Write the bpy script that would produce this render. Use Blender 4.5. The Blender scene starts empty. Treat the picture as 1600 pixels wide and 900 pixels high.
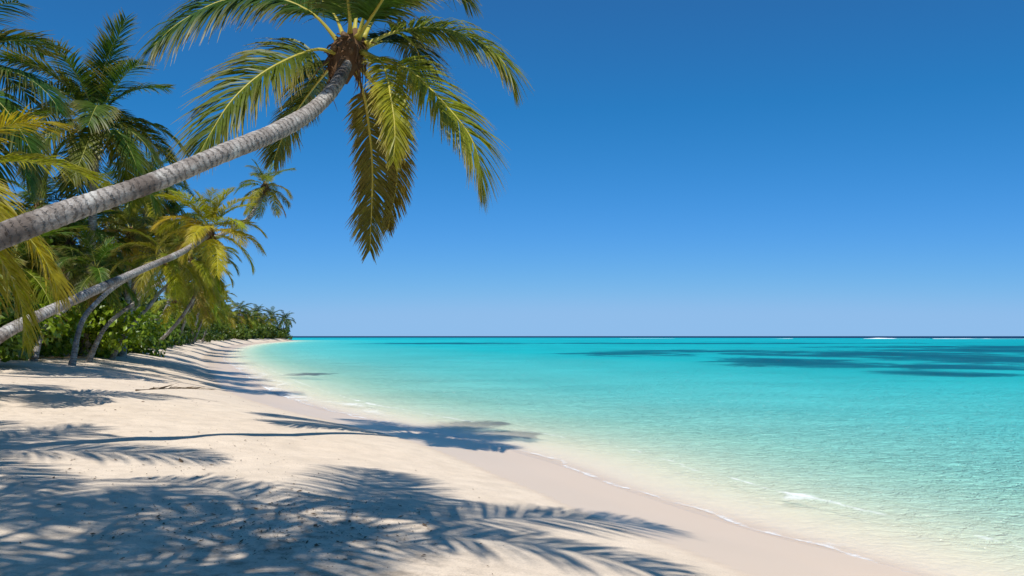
import bpy, math, random
import numpy as np
from mathutils import Vector, Matrix

R = math.radians
random.seed(7)
rng = np.random.default_rng(7)
S = bpy.context.scene
COL = S.collection

# ------------------------------------------------------------------ camera, sky, sun, exposure
CAM_Z, F = 2.4, 1256.0            # eye height above the sea; focal length in photo pixels (1600 wide)
cam = bpy.data.cameras.new('camera')
cam.sensor_width = 36.0
cam.lens = 36.0 * F / 1600.0
cam.shift_y = 75.0 / 1600.0       # horizon a little under the middle of the frame
cam.clip_start, cam.clip_end = 0.05, 60000.0
cam_o = bpy.data.objects.new('camera', cam)
cam_o.location = (0, 0, CAM_Z)
cam_o.rotation_euler = (R(90), 0, 0)
COL.objects.link(cam_o)
S.camera = cam_o

LIGHT = Vector((0.07, 0.65, -1.0)).normalized()      # the way the sunlight travels
SUN_EL = math.asin(-LIGHT.z)
SUN_AZ = math.atan2(-LIGHT.x, -LIGHT.y)

world = bpy.data.worlds.new('World')
S.world = world
world.use_nodes = True
wn = world.node_tree
wn.nodes.clear()
sky = wn.nodes.new('ShaderNodeTexSky')
sky.sky_type = 'NISHITA'
sky.sun_disc = False
sky.sun_elevation = SUN_EL
sky.sun_rotation = SUN_AZ % (2 * math.pi)
sky.altitude = 0
sky.air_density = 0.6
sky.dust_density = 0.0
sky.ozone_density = 3.0
# clear tropical air: the pale band at the horizon is thin, and the blue deepens quickly upwards (same all round)
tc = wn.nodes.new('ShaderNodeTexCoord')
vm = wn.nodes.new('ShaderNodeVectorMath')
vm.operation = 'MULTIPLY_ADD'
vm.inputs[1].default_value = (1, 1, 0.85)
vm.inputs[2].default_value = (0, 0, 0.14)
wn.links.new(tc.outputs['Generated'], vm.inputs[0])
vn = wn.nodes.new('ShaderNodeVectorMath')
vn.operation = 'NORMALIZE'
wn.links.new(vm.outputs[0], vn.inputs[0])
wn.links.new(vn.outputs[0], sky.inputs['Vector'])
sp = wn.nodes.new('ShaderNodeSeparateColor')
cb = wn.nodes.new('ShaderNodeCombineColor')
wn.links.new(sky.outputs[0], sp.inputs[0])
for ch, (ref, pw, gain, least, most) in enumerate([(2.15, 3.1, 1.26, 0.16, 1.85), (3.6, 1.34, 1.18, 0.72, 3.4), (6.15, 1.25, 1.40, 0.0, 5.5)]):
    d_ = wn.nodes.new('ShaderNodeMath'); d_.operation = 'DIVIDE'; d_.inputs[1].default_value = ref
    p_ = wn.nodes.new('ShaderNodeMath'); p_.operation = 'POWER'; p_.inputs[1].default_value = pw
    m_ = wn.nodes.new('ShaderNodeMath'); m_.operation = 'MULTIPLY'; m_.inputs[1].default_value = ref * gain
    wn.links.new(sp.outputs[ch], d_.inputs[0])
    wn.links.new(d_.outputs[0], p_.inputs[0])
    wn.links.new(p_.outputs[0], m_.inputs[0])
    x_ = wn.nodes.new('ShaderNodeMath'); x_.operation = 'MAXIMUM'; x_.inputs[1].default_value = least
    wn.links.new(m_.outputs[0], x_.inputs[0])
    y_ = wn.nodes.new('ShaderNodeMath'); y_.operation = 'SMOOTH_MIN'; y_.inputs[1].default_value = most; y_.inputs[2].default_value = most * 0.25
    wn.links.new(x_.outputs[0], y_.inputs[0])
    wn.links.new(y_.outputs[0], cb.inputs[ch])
bg = wn.nodes.new('ShaderNodeBackground')
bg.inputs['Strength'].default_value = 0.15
wo = wn.nodes.new('ShaderNodeOutputWorld')
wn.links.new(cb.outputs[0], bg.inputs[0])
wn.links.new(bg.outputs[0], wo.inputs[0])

sun = bpy.data.lights.new('sun', 'SUN')
sun.energy = 5.0
sun.angle = R(0.53)
sun.color = (1.0, 0.98, 0.94)
sun_o = bpy.data.objects.new('sun', sun)
sun_o.rotation_euler = LIGHT.to_track_quat('-Z', 'Y').to_euler()
sun_o.location = (0, -20, 40)
COL.objects.link(sun_o)

S.view_settings.view_transform = 'Standard'
S.view_settings.look = 'None'
S.view_settings.exposure = 0.0
S.view_settings.gamma = 1.0
S.view_settings.use_curve_mapping = False
S.cycles.max_bounces = 8
S.cycles.transparent_max_bounces = 12
S.cycles.sample_clamp_indirect = 4.0


# ------------------------------------------------------------------ helpers
def at(px, py, Y):
    """World point that the photo shows at pixel (px, py), Y metres ahead."""
    return np.array([(px - 800.0) / F * Y, Y, CAM_Z + (525.0 - py) / F * Y])


def sstep(a, b, x):
    t = np.clip((x - a) / (b - a), 0, 1)
    return t * t * (3 - 2 * t)


def _hash(ix, iy, seed):
    n = (ix.astype(np.int64) * 374761393 + iy.astype(np.int64) * 668265263 + seed * 1442695041) & 0xFFFFFFFF
    n = ((n ^ (n >> 13)) * 1274126177) & 0xFFFFFFFF
    return ((n ^ (n >> 16)) & 0xFFFF) / 65535.0


def vnoise(x, y, seed=0):
    ix, iy = np.floor(x), np.floor(y)
    fx, fy = x - ix, y - iy
    fx, fy = fx * fx * (3 - 2 * fx), fy * fy * (3 - 2 * fy)
    a, b = _hash(ix, iy, seed), _hash(ix + 1, iy, seed)
    c, d = _hash(ix, iy + 1, seed), _hash(ix + 1, iy + 1, seed)
    return (a * (1 - fx) + b * fx) * (1 - fy) + (c * (1 - fx) + d * fx) * fy - 0.5


def fbm(x, y, seed=0, octv=4):
    s, a = 0, 1.0
    for k in range(octv):
        s = s + a * vnoise(x, y, seed + k)
        x, y, a = x * 2.03 + 3.1, y * 2.03 + 1.7, a * 0.5
    return s


def catmull(P, n):
    P = np.asarray(P, float)
    Q = np.vstack([2 * P[0] - P[1], P, 2 * P[-1] - P[-2]])
    m = len(P) - 1
    t = np.linspace(0, m - 1e-9, n)
    i = t.astype(int)
    u = (t - i)[:, None]
    a, b, c, d = Q[i], Q[i + 1], Q[i + 2], Q[i + 3]
    return 0.5 * (2 * b + (c - a) * u + (2 * a - 5 * b + 4 * c - d) * u ** 2 + (3 * b - a - 3 * c + d) * u ** 3)


def mesh_from(name, V, Fq, mats, smooth=False, attrs=None, fmat=None):
    me = bpy.data.meshes.new(name)
    V = np.asarray(V, np.float32)
    if isinstance(Fq, np.ndarray) and Fq.ndim == 2:
        k = Fq.shape[1]
        me.vertices.add(len(V))
        me.vertices.foreach_set('co', V.ravel())
        me.loops.add(Fq.size)
        me.loops.foreach_set('vertex_index', Fq.astype(np.int32).ravel())
        me.polygons.add(len(Fq))
        me.polygons.foreach_set('loop_start', np.arange(0, Fq.size, k, dtype=np.int32))
        me.update(calc_edges=True)
    else:
        me.from_pydata([tuple(v) for v in V], [], [tuple(int(i) for i in f) for f in Fq])
        me.update()
    for m in (mats if isinstance(mats, (list, tuple)) else [mats]):
        me.materials.append(m)
    if fmat is not None:
        me.polygons.foreach_set('material_index', np.asarray(fmat, np.int32))
    if smooth:
        me.polygons.foreach_set('use_smooth', np.ones(len(me.polygons), bool))
    for k, v in (attrs or {}).items():
        a = me.attributes.new(k, 'FLOAT', 'POINT')
        a.data.foreach_set('value', np.asarray(v, np.float32))
    me.validate()
    return me


def link(name, data, parent=None, loc=(0, 0, 0), rot=(0, 0, 0), scale=1.0, color=None):
    o = bpy.data.objects.new(name, data)
    COL.objects.link(o)
    o.location = loc
    o.rotation_euler = rot
    o.scale = (scale,) * 3 if not hasattr(scale, '__len__') else scale
    if parent is not None:
        o.parent = parent
    if color is not None:
        o.color = (*color, 1.0)
    return o


def tag(o, label=None, cat=None, group=None, kind=None):
    for k, v in (('label', label), ('category', cat), ('group', group), ('kind', kind)):
        if v:
            o[k] = v
    return o


def grid_faces(nr, nc, wrap=False):
    i = np.arange(nr - 1)[:, None]
    j = np.arange(nc if wrap else nc - 1)[None, :]
    j2 = (j + 1) % nc
    return np.stack([i * nc + j, i * nc + j2, (i + 1) * nc + j2, (i + 1) * nc + j], -1).reshape(-1, 4)


def tube(P, rad, ns=8, flat=1.0, up=None, cap=True):
    """Tube round the path P with radius per point. Returns verts, quads (as list) ."""
    P = np.asarray(P, float)
    T = np.gradient(P, axis=0)
    T /= np.linalg.norm(T, axis=1)[:, None] + 1e-9
    ref = np.array([0, 0, 1.0]) if up is None else np.asarray(up, float)
    B = np.cross(T, ref)
    bad = np.linalg.norm(B, axis=1) < 0.05
    B[bad] = np.array([1.0, 0, 0])
    B /= np.linalg.norm(B, axis=1)[:, None]
    N = np.cross(B, T)
    th = np.linspace(0, 2 * math.pi, ns, endpoint=False)
    rad = np.asarray(rad, float)
    if rad.ndim == 1:
        rad = np.repeat(rad[:, None], ns, 1)
    V = P[:, None, :] + rad[:, :, None] * (np.cos(th)[None, :, None] * B[:, None, :] + flat * np.sin(th)[None, :, None] * N[:, None, :])
    V = V.reshape(-1, 3)
    Fq = [tuple(f) for f in grid_faces(len(P), ns, True)]
    if cap:
        Fq.append(tuple(range(ns - 1, -1, -1)))
        Fq.append(tuple(range((len(P) - 1) * ns, len(P) * ns)))
    return V, Fq


class MB:
    """collects several shapes of ONE part"""
    def __init__(self):
        self.V, self.F, self.n = [], [], 0

    def add(self, V, Fq):
        self.V.append(np.asarray(V, float))
        self.F += [tuple(int(i) + self.n for i in f) for f in Fq]
        self.n += len(V)

    def mesh(self, name, mat, smooth=False):
        return mesh_from(name, np.vstack(self.V), self.F, mat, smooth)


# ------------------------------------------------------------------ materials
class N:
    """small node-tree writer"""
    def __init__(self, name):
        self.m = bpy.data.materials.new(name)
        self.m.use_nodes = True
        self.t = self.m.node_tree
        self.t.nodes.clear()
        self.out = self.t.nodes.new('ShaderNodeOutputMaterial')

    def n(self, typ, **kw):
        nd = self.t.nodes.new('ShaderNode' + typ)
        for k, v in kw.items():
            if k.startswith('i_'):
                key = k[2:].replace('_', ' ')
                self.put(nd.inputs[key], v)
            else:
                setattr(nd, k, v)
        return nd

    def put(self, sock, v):
        if hasattr(v, 'is_output'):
            self.t.links.new(v, sock)
        elif hasattr(v, 'outputs'):
            self.t.links.new(v.outputs[0], sock)
        else:
            if hasattr(sock.default_value, '__len__') and hasattr(v, '__len__') and len(sock.default_value) == 4 and len(v) == 3:
                v = (*v, 1.0)
            sock.default_value = v

    def math(self, op, a, b=0.0, c=None, clamp=False):
        nd = self.t.nodes.new('ShaderNodeMath')
        nd.operation = op
        nd.use_clamp = clamp
        self.put(nd.inputs[0], a)
        self.put(nd.inputs[1], b)
        if c is not None:
            self.put(nd.inputs[2], c)
        return nd.outputs[0]

    def mix(self, f, a, b, typ='MIX'):
        nd = self.t.nodes.new('ShaderNodeMix')
        nd.data_type = 'RGBA'
        nd.blend_type = typ
        self.put(nd.inputs[0], f)
        self.put(nd.inputs[6], a)
        self.put(nd.inputs[7], b)
        return nd.outputs[2]

    def ramp(self, f, stops, interp='LINEAR'):
        nd = self.t.nodes.new('ShaderNodeValToRGB')
        cr = nd.color_ramp
        cr.interpolation = interp
        while len(cr.elements) < len(stops):
            cr.elements.new(0.5)
        for e, (p, c) in zip(cr.elements, stops):
            e.position = p
            e.color = (*c, 1.0) if hasattr(c, '__len__') else (c, c, c, 1.0)
        self.put(nd.inputs[0], f)
        return nd.outputs[0]

    def noise(self, scale, detail=3.0, rough=0.55, vec=None, dist=0.0):
        nd = self.t.nodes.new('ShaderNodeTexNoise')
        nd.inputs['Scale'].default_value = scale
        nd.inputs['Detail'].default_value = detail
        nd.inputs['Roughness'].default_value = rough
        nd.inputs['Distortion'].default_value = dist
        if vec is not None:
            self.put(nd.inputs['Vector'], vec)
        return nd.outputs[0]

    def attr(self, name):
        return self.n('Attribute', attribute_name=name).outputs['Fac']

    def pos(self, scale=(1, 1, 1)):
        g = self.n('NewGeometry')
        mp = self.n('Mapping')
        mp.inputs['Scale'].default_value = scale
        self.put(mp.inputs['Vector'], g.outputs['Position'])
        return mp.outputs[0]

    def obj(self, scale=(1, 1, 1)):
        g = self.n('TexCoord')
        mp = self.n('Mapping')
        mp.inputs['Scale'].default_value = scale
        self.put(mp.inputs['Vector'], g.outputs['Object'])
        return mp.outputs[0]

    def done(self, shader):
        self.put(self.out.inputs['Surface'], shader)
        return self.m


def leaf_material(name, trans=0.38, rough=0.42, tip=0.6, spec=0.35):
    k = N(name)
    base = k.n('ObjectInfo').outputs['Color']
    n1 = k.noise(3.5, 2.0, vec=k.pos())
    n2 = k.noise(17.0, 1.0, vec=k.pos())
    v = k.math('ADD', k.math('MULTIPLY', n1, 0.9), k.math('MULTIPLY', n2, 0.7))
    v = k.math('ADD', k.math('MULTIPLY', v, 1.1), 0.12)
    col = k.mix(1.0, base, k.n('CombineColor', i_Red=v, i_Green=v, i_Blue=v).outputs[0], 'MULTIPLY')
    tp = k.attr('tip')
    dry = k.math('MULTIPLY', k.math('POWER', tp, 3.0), k.math('MULTIPLY', n1, 2.0 * tip), clamp=True)
    col = k.mix(dry, col, (0.34, 0.22, 0.08))
    p = k.n('BsdfPrincipled', i_Roughness=rough)
    k.put(p.inputs['Base Color'], col)
    p.inputs['Specular IOR Level'].default_value = spec
    tcol = k.mix(1.0, col, (1.7, 1.55, 0.5), 'MULTIPLY')
    tr = k.n('BsdfTranslucent')
    k.put(tr.inputs[0], tcol)
    mx = k.n('MixShader')
    mx.inputs[0].default_value = trans
    k.put(mx.inputs[1], p)
    k.put(mx.inputs[2], tr)
    return k.done(mx)


FROND = leaf_material('palm_leaflets', spec=0.3)
SHRUB = leaf_material('shrub_leaves', trans=0.3, rough=0.38, tip=0.1, spec=0.4)


def simple(name, col, rough=0.7, nscale=6.0, amt=0.35, bump=0.0, objcol=False, spec=0.3):
    k = N(name)
    base = k.n('ObjectInfo').outputs['Color'] if objcol else k.n('RGB')
    if not objcol:
        base.outputs[0].default_value = (*col, 1)
        base = base.outputs[0]
    n1 = k.noise(nscale, 4.0, 0.6, vec=k.obj())
    v = k.math('ADD', k.math('MULTIPLY', n1, 2 * amt), 1.0 - amt)
    c = k.mix(1.0, base, k.n('CombineColor', i_Red=v, i_Green=v, i_Blue=v).outputs[0], 'MULTIPLY')
    p = k.n('BsdfPrincipled', i_Roughness=rough)
    p.inputs['Specular IOR Level'].default_value = spec
    k.put(p.inputs['Base Color'], c)
    if bump:
        b = k.n('Bump')
        b.inputs['Strength'].default_value = 0.8
        b.inputs['Distance'].default_value = bump
        k.put(b.inputs['Height'], k.noise(nscale * 2.5, 4.0, 0.65, vec=k.obj()))
        k.put(p.inputs['Normal'], b)
    return k.done(p)


MIDRIB = simple('palm_midrib', (0.42, 0.36, 0.07), 0.45, 4.0, 0.25, objcol=True)
FIBRE = simple('palm_fibre', (0.12, 0.065, 0.03), 0.9, 9.0, 0.5, 0.01)
NUT = simple('coconut_husk', (0.12, 0.07, 0.03), 0.6, 8.0, 0.45, 0.004)
STEM = simple('shrub_stem', (0.20, 0.16, 0.12), 0.85, 8.0, 0.35, 0.006)
LITTER = simple('dry_litter', (0.13, 0.085, 0.05), 0.9, 7.0, 0.5)
SURF = simple('surf_foam', (0.85, 0.88, 0.9), 0.8, 2.0, 0.1)


def bark_material():
    k = N('palm_bark')
    along = k.attr('along')                       # metres up the trunk
    n0 = k.noise(1.3, 4.0, 0.6, vec=k.obj())
    nw = k.noise(6.0, 4.0, 0.65, vec=k.obj())
    n2 = k.noise(30.0, 3.0, 0.7, vec=k.obj((1, 1, 1)))
    wob = k.math('ADD', along, k.math('MULTIPLY', nw, 0.22))
    ring = k.math('FRACT', k.math('MULTIPLY', wob, 10.5))
    line = k.ramp(ring, [(0.0, 0.0), (0.10, 0.15), (0.22, 1.0), (0.9, 0.85), (1.0, 0.0)])
    c = k.ramp(k.math('ADD', k.math('MULTIPLY', n2, 0.55), k.math('MULTIPLY', nw, 0.5)),
               [(0.30, (0.11, 0.09, 0.075)), (0.48, (0.27, 0.235, 0.205)), (0.68, (0.47, 0.43, 0.385))])
    lich = k.ramp(k.noise(3.1, 6.0, 0.7, vec=k.obj()), [(0.54, 0.0), (0.64, 0.8)])
    c = k.mix(lich, c, (0.55, 0.53, 0.48))
    dark = k.ramp(n0, [(0.34, 0.0), (0.46, 1.0)])
    c = k.mix(k.math('SUBTRACT', 1.0, dark), c, (0.15, 0.12, 0.10))
    c = k.mix(k.math('MULTIPLY', k.math('SUBTRACT', 1.0, line), k.math('MULTIPLY', n0, 1.0), clamp=True), c, (0.075, 0.06, 0.05))
    old = k.attr('old')                           # the weathered foot of the trunk is browner
    c = k.mix(1.0, c, k.n('ObjectInfo').outputs['Color'], 'MULTIPLY')
    c = k.mix(k.math('MULTIPLY', old, 0.72), c, k.mix(1.0, c, (0.48, 0.40, 0.36), 'MULTIPLY'))
    p = k.n('BsdfPrincipled', i_Roughness=0.85)
    p.inputs['Specular IOR Level'].default_value = 0.2
    k.put(p.inputs['Base Color'], c)
    b = k.n('Bump')
    b.inputs['Strength'].default_value = 0.9
    b.inputs['Distance'].default_value = 0.018
    k.put(b.inputs['Height'], k.math('ADD', k.math('MULTIPLY', n2, 0.8), line))
    k.put(p.inputs['Normal'], b)
    return k.done(p)


BARK = bark_material()


def sand_material():
    k = N('coral_sand')
    P = k.pos()
    wet = k.attr('wet')
    duff = k.attr('duff')
    big = k.noise(0.35, 4.0, 0.55, vec=P)
    mid = k.noise(2.3, 5.0, 0.6, vec=P)
    fine = k.noise(60.0, 3.0, 0.7, vec=P)
    grit = k.noise(210.0, 2.0, 0.7, vec=P)
    c = k.mix(big, (0.74, 0.585, 0.43), (0.82, 0.68, 0.52))
    c = k.mix(k.ramp(mid, [(0.35, 0.35), (0.62, 0.0)]), c, (0.50, 0.40, 0.295))
    c = k.mix(k.ramp(fine, [(0.36, 0.45), (0.5, 0.0)]), c, (0.42, 0.34, 0.26))
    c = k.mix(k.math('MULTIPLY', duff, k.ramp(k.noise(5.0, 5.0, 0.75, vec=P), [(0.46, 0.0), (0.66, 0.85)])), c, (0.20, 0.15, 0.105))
    wcol = k.mix(big, (0.675, 0.51, 0.36), (0.715, 0.55, 0.395))
    wcol = k.mix(k.attr('sunk'), wcol, (0.76, 0.63, 0.47))
    c = k.mix(wet, c, wcol)
    p = k.n('BsdfPrincipled')
    k.put(p.inputs['Base Color'], c)
    k.put(p.inputs['Roughness'], k.ramp(wet, [(0.0, 0.95), (1.0, 0.33)]))
    k.put(p.inputs['Specular IOR Level'], k.math('SUBTRACT', 0.08, k.math('MULTIPLY', wet, 0.02)))
    dry = k.math('SUBTRACT', 1.0, wet)
    lump = k.noise(3.2, 3.0, 0.5, vec=P)
    vor = k.n('TexVoronoi', feature='SMOOTH_F1')
    vor.inputs['Scale'].default_value = 2.6
    vor.inputs['Smoothness'].default_value = 0.6
    k.put(vor.inputs['Vector'], P)
    h = k.math('ADD', k.math('MULTIPLY', lump, 0.05), k.math('MULTIPLY', vor.outputs['Distance'], 0.035))
    h = k.math('ADD', h, k.math('MULTIPLY', k.noise(14.0, 4.0, 0.65, vec=P), 0.012))
    h = k.math('ADD', h, k.math('MULTIPLY', grit, 0.003))
    h = k.math('MULTIPLY', h, dry)
    b = k.n('Bump')
    b.inputs['Strength'].default_value = 0.40
    b.inputs['Distance'].default_value = 1.0
    k.put(b.inputs['Height'], h)
    k.put(p.inputs['Normal'], b)
    return k.done(p)


def sea_material():
    k = N('lagoon_water')
    P = k.pos()
    dep = k.attr('depth')
    grass = k.attr('seagrass')
    foam = k.attr('foam')
    # colour of the water body over white sand, by its depth in metres
    lg = k.math('DIVIDE', k.math('LOGARITHM', k.math('ADD', k.math('MULTIPLY', dep, 10.0), 1.0), 10.0), 3.0)
    # 0.1 m -> .10, 0.3 -> .20, 0.6 -> .28, 1 -> .347, 2 -> .44, 3.5 -> .52, 6 -> .595, 30 -> .826
    body = k.ramp(lg, [(0.0, (0.78, 0.71, 0.54)), (0.10, (0.60, 0.70, 0.52)), (0.22, (0.31, 0.63, 0.50)),
                       (0.31, (0.12, 0.58, 0.54)), (0.39, (0.015, 0.51, 0.525)), (0.47, (0.003, 0.42, 0.455)),
                       (0.56, (0.001, 0.25, 0.31)), (0.70, (0.001, 0.06, 0.13)), (0.85, (0.001, 0.025, 0.075))])
    gn = k.noise(0.10, 8.0, 0.68, vec=k.pos((1.0, 0.75, 1.0)), dist=0.8)
    gm = k.math('ADD', grass, k.math('MULTIPLY', k.math('SUBTRACT', gn, 0.5), 2.4))
    gm = k.math('MULTIPLY', k.ramp(gm, [(0.38, 0.0), (0.60, 0.75), (0.95, 1.0)]), k.ramp(grass, [(0.08, 0.0), (0.35, 1.0)]))
    body = k.mix(k.math('MULTIPLY', gm, 0.88), body, (0.001, 0.085, 0.15))
    patch = k.noise(0.05, 3.0, 0.5, vec=k.pos((1.0, 0.5, 1.0)))
    pv = k.math('ADD', 0.78, k.math('MULTIPLY', patch, 0.44))
    body = k.mix(1.0, body, k.n('CombineColor', i_Red=pv, i_Green=pv, i_Blue=pv).outputs[0], 'MULTIPLY')
    # ripples
    w0 = k.noise(0.22, 2.0, 0.5, vec=k.pos((0.6, 1.0, 1.0)))
    w1 = k.noise(0.9, 3.0, 0.55, vec=k.pos((0.75, 1.0, 1.0)), dist=0.6)
    w2 = k.noise(4.2, 3.0, 0.6, vec=k.pos((0.7, 1.0, 1.0)), dist=0.9)
    w3 = k.noise(11.0, 2.0, 0.6, vec=k.pos((0.8, 1.0, 1.0)), dist=0.5)
    rid = k.math('ABSOLUTE', k.math('SUBTRACT', w2, 0.5))
    h = k.math('ADD', k.math('MULTIPLY', w1, 0.30), k.math('MULTIPLY', rid, -0.46))
    h = k.math('ADD', h, k.math('MULTIPLY', w3, 0.055))
    h = k.math('ADD', k.math('MULTIPLY', h, k.math('ADD', 0.5, k.math('MULTIPLY', w0, 2.0))), k.math('MULTIPLY', w0, 0.5))
    calm = k.ramp(dep, [(0.0, 0.15), (0.12, 0.55), (0.4, 1.0)])
    b = k.n('Bump')
    b.inputs['Strength'].default_value = 0.8
    b.inputs['Distance'].default_value = 1.0
    k.put(b.inputs['Height'], k.math('MULTIPLY', h, calm))
    # clear water: what the body does not send back passes down to the sand and up again
    alpha = k.math('SUBTRACT', 1.0, k.math('POWER', 2.718, k.math('MULTIPLY', dep, -6.5)))
    thru = k.math('SQRT', k.math('MAXIMUM', k.math('SUBTRACT', 1.0, alpha), 0.0))
    dif = k.n('BsdfDiffuse')
    k.put(dif.inputs['Color'], k.mix(1.0, body, k.n('CombineColor', i_Red=alpha, i_Green=alpha, i_Blue=alpha).outputs[0], 'MULTIPLY'))
    k.put(dif.inputs['Normal'], b)
    tra = k.n('BsdfTransparent')
    k.put(tra.inputs[0], k.n('CombineColor', i_Red=thru, i_Green=thru, i_Blue=thru).outputs[0])
    m1 = k.n('AddShader')
    k.put(m1.inputs[0], tra)
    k.put(m1.inputs[1], dif)
    glo = k.n('BsdfGlossy')
    glo.inputs['Roughness'].default_value = 0.12
    k.put(glo.inputs['Normal'], b)
    fr = k.n('Fresnel')
    fr.inputs[0].default_value = 1.33
    k.put(fr.inputs['Normal'], b)
    m2 = k.n('MixShader')
    k.put(m2.inputs[0], k.math('MINIMUM', k.math('MULTIPLY', fr, 0.5), 0.15))
    k.put(m2.inputs[1], m1)
    k.put(m2.inputs[2], glo)
    # foam: a thin lace along the lip of the swash, patches behind it and the breaking wavelet
    off = k.attr('offs')                          # metres offshore, wandering with the laps
    fn = k.noise(3.0, 6.0, 0.72, vec=P, dist=0.8)
    fl = k.noise(0.8, 3.0, 0.6, vec=P)
    lip = k.ramp(k.math('ADD', k.math('MULTIPLY', off, 0.5), 0.5), [(0.44, 0.0), (0.49, 1.0), (0.53, 0.5), (0.70, 0.0)])
    l2 = k.ramp(k.math('MULTIPLY', off, 0.2), [(0.37, 0.0), (0.41, 1.0), (0.44, 0.0)])
    fsum = k.math('ADD', k.math('MULTIPLY', lip, 0.62), k.math('MULTIPLY', l2, 0.46))
    fsum = k.math('ADD', fsum, foam)
    fm = k.math('ADD', fsum, k.math('ADD', k.math('MULTIPLY', k.math('SUBTRACT', fn, 0.5), 1.5), k.math('MULTIPLY', k.math('SUBTRACT', fl, 0.5), 1.0)))
    fm = k.math('MULTIPLY', k.ramp(fm, [(0.40, 0.0), (0.85, 1.0)]), k.ramp(fsum, [(0.05, 0.0), (0.4, 1.0)]))
    fd = k.n('BsdfDiffuse')
    fd.inputs[0].default_value = (0.84, 0.84, 0.82, 1)
    m3 = k.n('MixShader')
    k.put(m3.inputs[0], k.math('MULTIPLY', fm, 0.85))
    k.put(m3.inputs[1], m2)
    k.put(m3.inputs[2], fd)
    return k.done(m3)


# ------------------------------------------------------------------ terrain
SHORE = catmull([(9.5, -40), (8.4, -14), (7.3, -4), (6.3, 1), (5.3, 4.6), (3.95, 8.26), (3.15, 9.9), (1.96, 12.3), (0, 17.0),
                 (-5.6, 25.5), (-10.7, 35.5), (-20.5, 60), (-31.5, 88), (-52, 150), (-79, 250), (-103, 370), (-116, 430),
                 (-128, 447), (-160, 452), (-260, 430), (-600, 380)], 420)
LAND = np.vstack([SHORE, [(-900, 350), (-900, -300), (9.5, -300)]])
SEG = np.linspace(0, 1, 2)


def shore_s(x, y):
    """distance inland from the waterline (negative out at sea)"""
    x, y = np.asarray(x, float).ravel(), np.asarray(y, float).ravel()
    out = np.empty(len(x))
    A, Bv = SHORE[:-1], SHORE[1:] - SHORE[:-1]
    L2 = (Bv ** 2).sum(1)
    PA, PB = LAND, np.roll(LAND, -1, 0)
    for k in range(0, len(x), 8000):
        px, py = x[k:k + 8000, None], y[k:k + 8000, None]
        t = np.clip(((px - A[:, 0]) * Bv[:, 0] + (py - A[:, 1]) * Bv[:, 1]) / L2, 0, 1)
        d = np.sqrt(((px - A[:, 0] - t * Bv[:, 0]) ** 2 + (py - A[:, 1] - t * Bv[:, 1]) ** 2).min(1))
        cond = (PA[:, 1] > py) != (PB[:, 1] > py)
        dy = PB[:, 1] - PA[:, 1]
        xi = PA[:, 0] + (py - PA[:, 1]) * (PB[:, 0] - PA[:, 0]) / np.where(dy == 0, 1e-9, dy)
        ins = (cond & (px < xi)).sum(1) % 2 == 1
        out[k:k + 8000] = np.where(ins, d, -d)
    return out


def depth_of(o, x, y):
    """water depth at o metres offshore"""
    d = np.interp(o, [0, 1.5, 3, 6, 12, 25, 60, 140, 400, 560, 630, 700, 850, 4000],
                  [0, 0.10, 0.22, 0.44, 0.70, 1.05, 1.7, 2.5, 2.9, 2.7, 2.8, 9, 30, 60])
    return d * (1 + 0.25 * fbm(x * 0.03, y * 0.03, 5, 3) * sstep(10, 60, o))


def height(x, y, s):
    Yk = np.clip(y, 0, 400)
    rise = np.interp(Yk, [4, 26, 45, 90, 420], [1.2, 1.75, 1.75, 1.7, 1.6])
    L = np.interp(Yk, [4, 26, 45, 90, 420], [9, 5.2, 4.6, 4.4, 4.2])
    up = np.clip(s - 2.2, 0, None)
    z = np.interp(s, [0, 1.0, 2.2], [0, 0.10, 0.28]) + rise * (1 - np.exp(-up / L))
    dry = sstep(2.6, 6, s)
    z = z + dry * (0.055 * fbm(x * 0.35, y * 0.35, 11, 3) + 0.035 * fbm(x * 1.6, y * 1.6, 21, 3))
    z = z + 0.03 * vnoise(x * 0.5, y * 0.5, 31) * sstep(-3, 0, s)
    return np.where(s >= 0, z, -depth_of(-s, x, y) + 0.02 * vnoise(x * 0.5, y * 0.5, 31) * sstep(-3, 0, s))


def ground(x, y):
    s = shore_s([x], [y])
    return float(height(np.array([x]), np.array([y]), s)[0])


def polar(r0, r1, nr, angs):
    r = np.geomspace(r0, r1, nr)
    Rr, A = np.meshgrid(r, angs, indexing='ij')
    return (Rr * np.sin(A)).ravel(), (Rr * np.cos(A)).ravel()


# sand: one sheet, finer where it is near and in view
ang = np.radians(np.concatenate([np.arange(-180, -46, 4.0), np.arange(-46, 46, 0.22), np.arange(46, 180, 4.0)]))
sx, sy = polar(0.3, 1400, 340, ang)
ss = shore_s(sx, sy)
sz = height(sx, sy, ss)
edge = ss + 0.35 * fbm(sx * 0.35, sy * 0.35, 41, 3)
wet = 1 - sstep(2.05, 2.25, edge)
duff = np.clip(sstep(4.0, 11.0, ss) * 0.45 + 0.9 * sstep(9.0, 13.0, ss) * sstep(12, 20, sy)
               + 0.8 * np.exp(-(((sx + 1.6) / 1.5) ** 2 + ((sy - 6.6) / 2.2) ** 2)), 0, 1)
Fq = grid_faces(340, len(ang), True)
V = np.stack([sx, sy, sz], 1)
c0 = np.array([[0, 0, sz[:len(ang)].mean()]])
nV = len(V)
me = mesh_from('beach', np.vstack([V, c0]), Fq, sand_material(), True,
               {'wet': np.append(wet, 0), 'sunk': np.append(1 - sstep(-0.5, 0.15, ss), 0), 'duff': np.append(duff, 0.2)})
tag(link('beach', me), 'pale coral sand beach curving along the lagoon', None, None, 'structure')

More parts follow.
